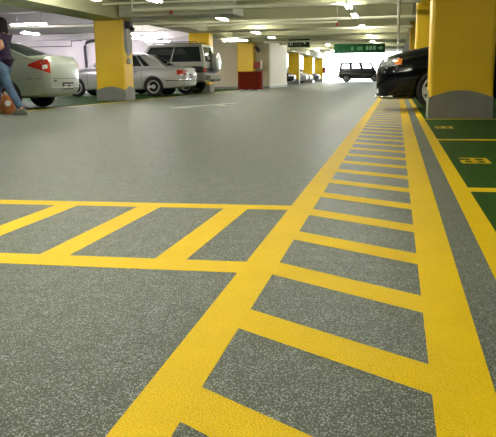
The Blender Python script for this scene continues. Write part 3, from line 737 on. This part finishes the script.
# ------------------------------------------------------------------ the walking woman
def skin_mesh(name, nodes, edges, mt, sub=2, parent=None):
    """nodes: (position, radius or (rx, ry)); grown into one continuous surface"""
    me = bpy.data.meshes.new(name); me.from_pydata([n[0] for n in nodes], edges, [])
    o = bpy.data.objects.new(name, me); C.objects.link(o)
    o.modifiers.new('s', 'SKIN')
    for i, d in enumerate(me.skin_vertices[0].data):
        r = nodes[i][1]; d.radius = r if isinstance(r, tuple) else (r, r); d.use_root = (i == 0)
    m2 = o.modifiers.new('d', 'SUBSURF'); m2.levels = m2.render_levels = sub
    dg = bpy.context.evaluated_depsgraph_get(); dg.update()
    new = bpy.data.meshes.new_from_object(o.evaluated_get(dg)); bpy.data.objects.remove(o)
    for f in new.polygons: f.use_smooth = True
    new.materials.clear(); new.materials.append(M[mt]); new.name = name
    q = bpy.data.objects.new(name, new); C.objects.link(q)
    if parent: q.parent = parent
    return q
pw = empty('person', (-6.66, 11.55, 0), pi, 'woman in dark purple shirt and blue jeans walking out past the silver green sedan', 'person')
J = {}
nodes = []; edges = []
def nd(k, p, r, par=None):
    J[k] = len(nodes); nodes.append((p, r))
    if par: edges.append((J[par], J[k]))
nd('pelvis', (0,0,0.84), (0.075,0.10))
nd('waist', (0.01,0,0.99), (0.065,0.09), 'pelvis'); nd('chest', (0,0,1.16), (0.07,0.105), 'waist'); nd('top', (-0.01,0,1.28), (0.05,0.08), 'chest')
nd('neck', (0.0,0,1.35), 0.045, 'top'); nd('skull', (0.02,0,1.42), (0.065,0.058), 'neck'); nd('mid', (0.025,0,1.48), (0.088,0.072), 'skull'); nd('crown', (0.01,0,1.545), (0.07,0.06), 'mid')
for s, nm, kn, an in ((1, 'l', (-0.11, 0.095, 0.46), (-0.32, 0.10, 0.10)), (-1, 'r', (0.20, -0.095, 0.46), (0.27, -0.10, 0.085))):
    nd(nm+'hip', (0, s*0.085, 0.80), 0.06, 'pelvis'); nd(nm+'knee', kn, 0.055, nm+'hip'); nd(nm+'calf', tuple(lerp(a, b, 0.3) for a, b in zip(kn, an)), 0.052, nm+'knee'); nd(nm+'ankle', an, 0.034, nm+'calf')
    nd(nm+'toe', (an[0]+0.13, an[1], 0.035), 0.03, nm+'ankle')
arms = {'l': ((-0.01, 0.165, 1.27), (-0.135, 0.215, 1.09), (0.13, 0.21, 1.00), 1), 'r': ((0.0, -0.165, 1.27), (0.06, -0.22, 1.02), (0.14, -0.22, 0.80), -1)}
for k, (sh, el, wr, s) in arms.items():
    nd(k+'sh', sh, 0.052, 'top'); nd(k+'el', el, 0.038, k+'sh'); nd(k+'wr', wr, 0.026, k+'el')
    dv = (Vector(wr)-Vector(el)).normalized(); palm = Vector(wr)+dv*0.06
    nd(k+'palm', tuple(palm), (0.016, 0.034), k+'wr')
body = skin_mesh('body', nodes, edges, 'skin', 2, pw)
# fingers and thumb: chains rooted in the palm, joined into the same body
def join_into(o, others):
    bm = bmesh.new(); bm.from_mesh(o.data)
    for q in others: bm.from_mesh(q.data)
    for f in bm.faces: f.smooth = True
    bm.to_mesh(o.data); bm.free()
    for q in others: bpy.data.objects.remove(q)
fing = []
for k, (sh, el, wr, s) in arms.items():
    dv = (Vector(wr)-Vector(el)).normalized(); side_ = dv.cross(Vector((0, 1, 0))).normalized(); curl = Vector((0, -s, 0))
    p0 = Vector(wr)+dv*0.055
    for i, ln in enumerate((0.060, 0.068, 0.064, 0.052)):
        a = p0+side_*(i-1.5)*0.017; b = a+dv*ln*0.55+curl*0.006; c = b+dv*ln*0.35+curl*0.02; d_ = c+dv*ln*0.15+curl*0.022
        fing.append(skin_mesh('finger', [(tuple(a), 0.009), (tuple(b), 0.0085), (tuple(c), 0.008), (tuple(d_), 0.0065)], [(0,1),(1,2),(2,3)], 'skin', 1))
    a = Vector(wr)+dv*0.025-side_*0.022; b = a+dv*0.025-side_*0.022+curl*0.012; c = b+dv*0.025-side_*0.006+curl*0.014
    fing.append(skin_mesh('thumb', [(tuple(a), 0.011), (tuple(b), 0.0095), (tuple(c), 0.0075)], [(0,1),(1,2)], 'skin', 1))
# face: nose, lips, ears, on the same body
fb = MB().ball((0.108, 0, 1.465), 0.020, 0.014, 0.026, 12, 8).ball((0.10, 0, 1.425), 0.012, 0.024, 0.008, 12, 6)
for s in (1, -1): fb.ball((0.005, s*0.072, 1.465), 0.020, 0.008, 0.030, 12, 8)
fing.append(fb.obj('face', 'skin'))
join_into(body, fing)
for s in (1, -1): MB().ball((0.096, s*0.032, 1.488), 0.011, 0.013, 0.009, 12, 8).obj('eye', 'hair', pw, smooth=80)
# hair: a bob, long at the back and curling out at its tips
hv = []; hf = []
nr, nc = 9, 21
for j in range(nr):
    v = j/(nr-1)
    for i in range(nc):
        a = rad(55+250*i/(nc-1))                       # leaves the face free
        if v < 0.5:
            ph = pi/2*(1-v*2); r = cos(ph); z = 1.475+0.105*sin(ph)
        else:
            q = (v-0.5)*2; r = 1.0+0.10*q**2; z = 1.475-0.15*q
        hv.append((0.0+0.108*r*cos(a), 0.090*r*sin(a), z))
for j in range(nr-1):
    for i in range(nc-1): hf.append((j*nc+i, j*nc+i+1, (j+1)*nc+i+1, (j+1)*nc+i))
n0 = len(hv)
inner = [(0.0+(x)*0.84, y*0.84, (z-1.475)*0.84+1.475 if z > 1.475 else z+0.006) for x, y, z in hv]
rim = [i for i in range(nc)]+[j*nc+nc-1 for j in range(1, nr)]+[(nr-1)*nc+i for i in range(nc-2, -1, -1)]+[j*nc for j in range(nr-2, 0, -1)]
hf2 = hf+[tuple(i+n0 for i in f[::-1]) for f in hf]+[(rim[k], rim[(k+1) % len(rim)], rim[(k+1) % len(rim)]+n0, rim[k]+n0) for k in range(len(rim))]
MB().add(hv+inner, hf2).obj('hair', 'hair', pw, smooth=70)
# shirt
sn = [((0,0,1.02), (0.115,0.140)), ((-0.005,0,0.90), (0.120,0.150)), ((-0.005,0,0.75), (0.130,0.160)), ((0,0,1.16), (0.112,0.158)), ((-0.01,0,1.275), (0.095,0.140)), ((-0.005,0,1.325), (0.062,0.072))]
se = [(0,1),(1,2),(0,3),(3,4),(4,5)]
for k, (sh, el, wr, s) in arms.items():
    i = len(sn); e2 = tuple(lerp(a, b, 0.60) for a, b in zip(sh, el)); sn += [(sh, 0.078), (e2, 0.066)]; se += [(4, i), (i, i+1)]
skin_mesh('shirt', sn, se, 'shirt', 2, pw)
jn = [((0,0,0.85), (0.118,0.148)), ((0,0,0.92), (0.108,0.138))]; je = [(0,1)]
for s, kn, an in ((1, (-0.11, 0.095, 0.46), (-0.31, 0.10, 0.105)), (-1, (0.20, -0.095, 0.46), (0.265, -0.10, 0.09))):
    i = len(jn); jn += [((-0.005, s*0.088, 0.77), 0.102), (kn, 0.075), (tuple(lerp(a, b, 0.5) for a, b in zip(kn, an)), 0.070), (an, 0.066)]
    je += [(0,i),(i,i+1),(i+1,i+2),(i+2,i+3)]
skin_mesh('jeans', jn, je, 'jeans', 2, pw)
for ax, ay in ((-0.32, 0.10), (0.27, -0.10)):
    mb = MB()
    out = [(-0.075,-0.03),(-0.085,0),(-0.075,0.03),(0.0,0.042),(0.09,0.045),(0.15,0.03),(0.17,0.0),(0.15,-0.03),(0.09,-0.045),(0.0,-0.042)]
    n = len(out); vs = []
    for sc_, z, xo in ((1.0,0.0,0),(1.06,0.012,0),(1.0,0.04,0),(0.72,0.078,-0.025),(0.45,0.10,-0.05)):
        vs += [(ax+x*sc_+xo*0.5, ay+y*sc_, z) for x, y in out]
    fs = [(j*n+k, j*n+(k+1)%n, (j+1)*n+(k+1)%n, (j+1)*n+k) for j in range(4) for k in range(n)]+[tuple(range(n))[::-1], tuple(4*n+k for k in range(n))]
    mb.add(vs, fs).obj('shoe', 'shoe', pw, smooth=60)
pw.scale = (1.05, 1.05, 1.05)
# bag by her feet
bgt = empty('bag', (-6.86, 11.90, 0), 0, 'orange brown bag with a white round mark beside the walking woman\'s feet', 'bag')
mb = MB(); vs = []; n = 20
for z, a, b in ((0.0,0.12,0.07),(0.02,0.145,0.09),(0.12,0.165,0.105),(0.22,0.155,0.095),(0.30,0.115,0.06),(0.335,0.07,0.035)):
    vs += [(a*cos(2*pi*k/n)*(1+0.05*sin(3*2*pi*k/n)), b*sin(2*pi*k/n)*(1+0.05*cos(5*2*pi*k/n)), z) for k in range(n)]
fs = [(j*n+k, j*n+(k+1)%n, (j+1)*n+(k+1)%n, (j+1)*n+k) for j in range(5) for k in range(n)]+[tuple(range(n))[::-1], tuple(5*n+k for k in range(n))]
mb.add(vs, fs).obj('pouch', 'bag', bgt, smooth=60)
MB().tube([(-0.05,0,0.32),(-0.045,0,0.40),(0,0,0.44),(0.045,0,0.40),(0.05,0,0.32)], 0.010, 8).obj('handle', 'bag', bgt, smooth=60)
o = MB().lathe_y([(0.001,-0.008),(0.022,-0.012),(0.05,-0.012),(0.052,0.004),(0.001,0.004)], 20).obj('round_mark', 'white', bgt, smooth=40); o.location = (0.075, -0.095, 0.19); o.rotation_euler = (0.0, 0, 0.45)
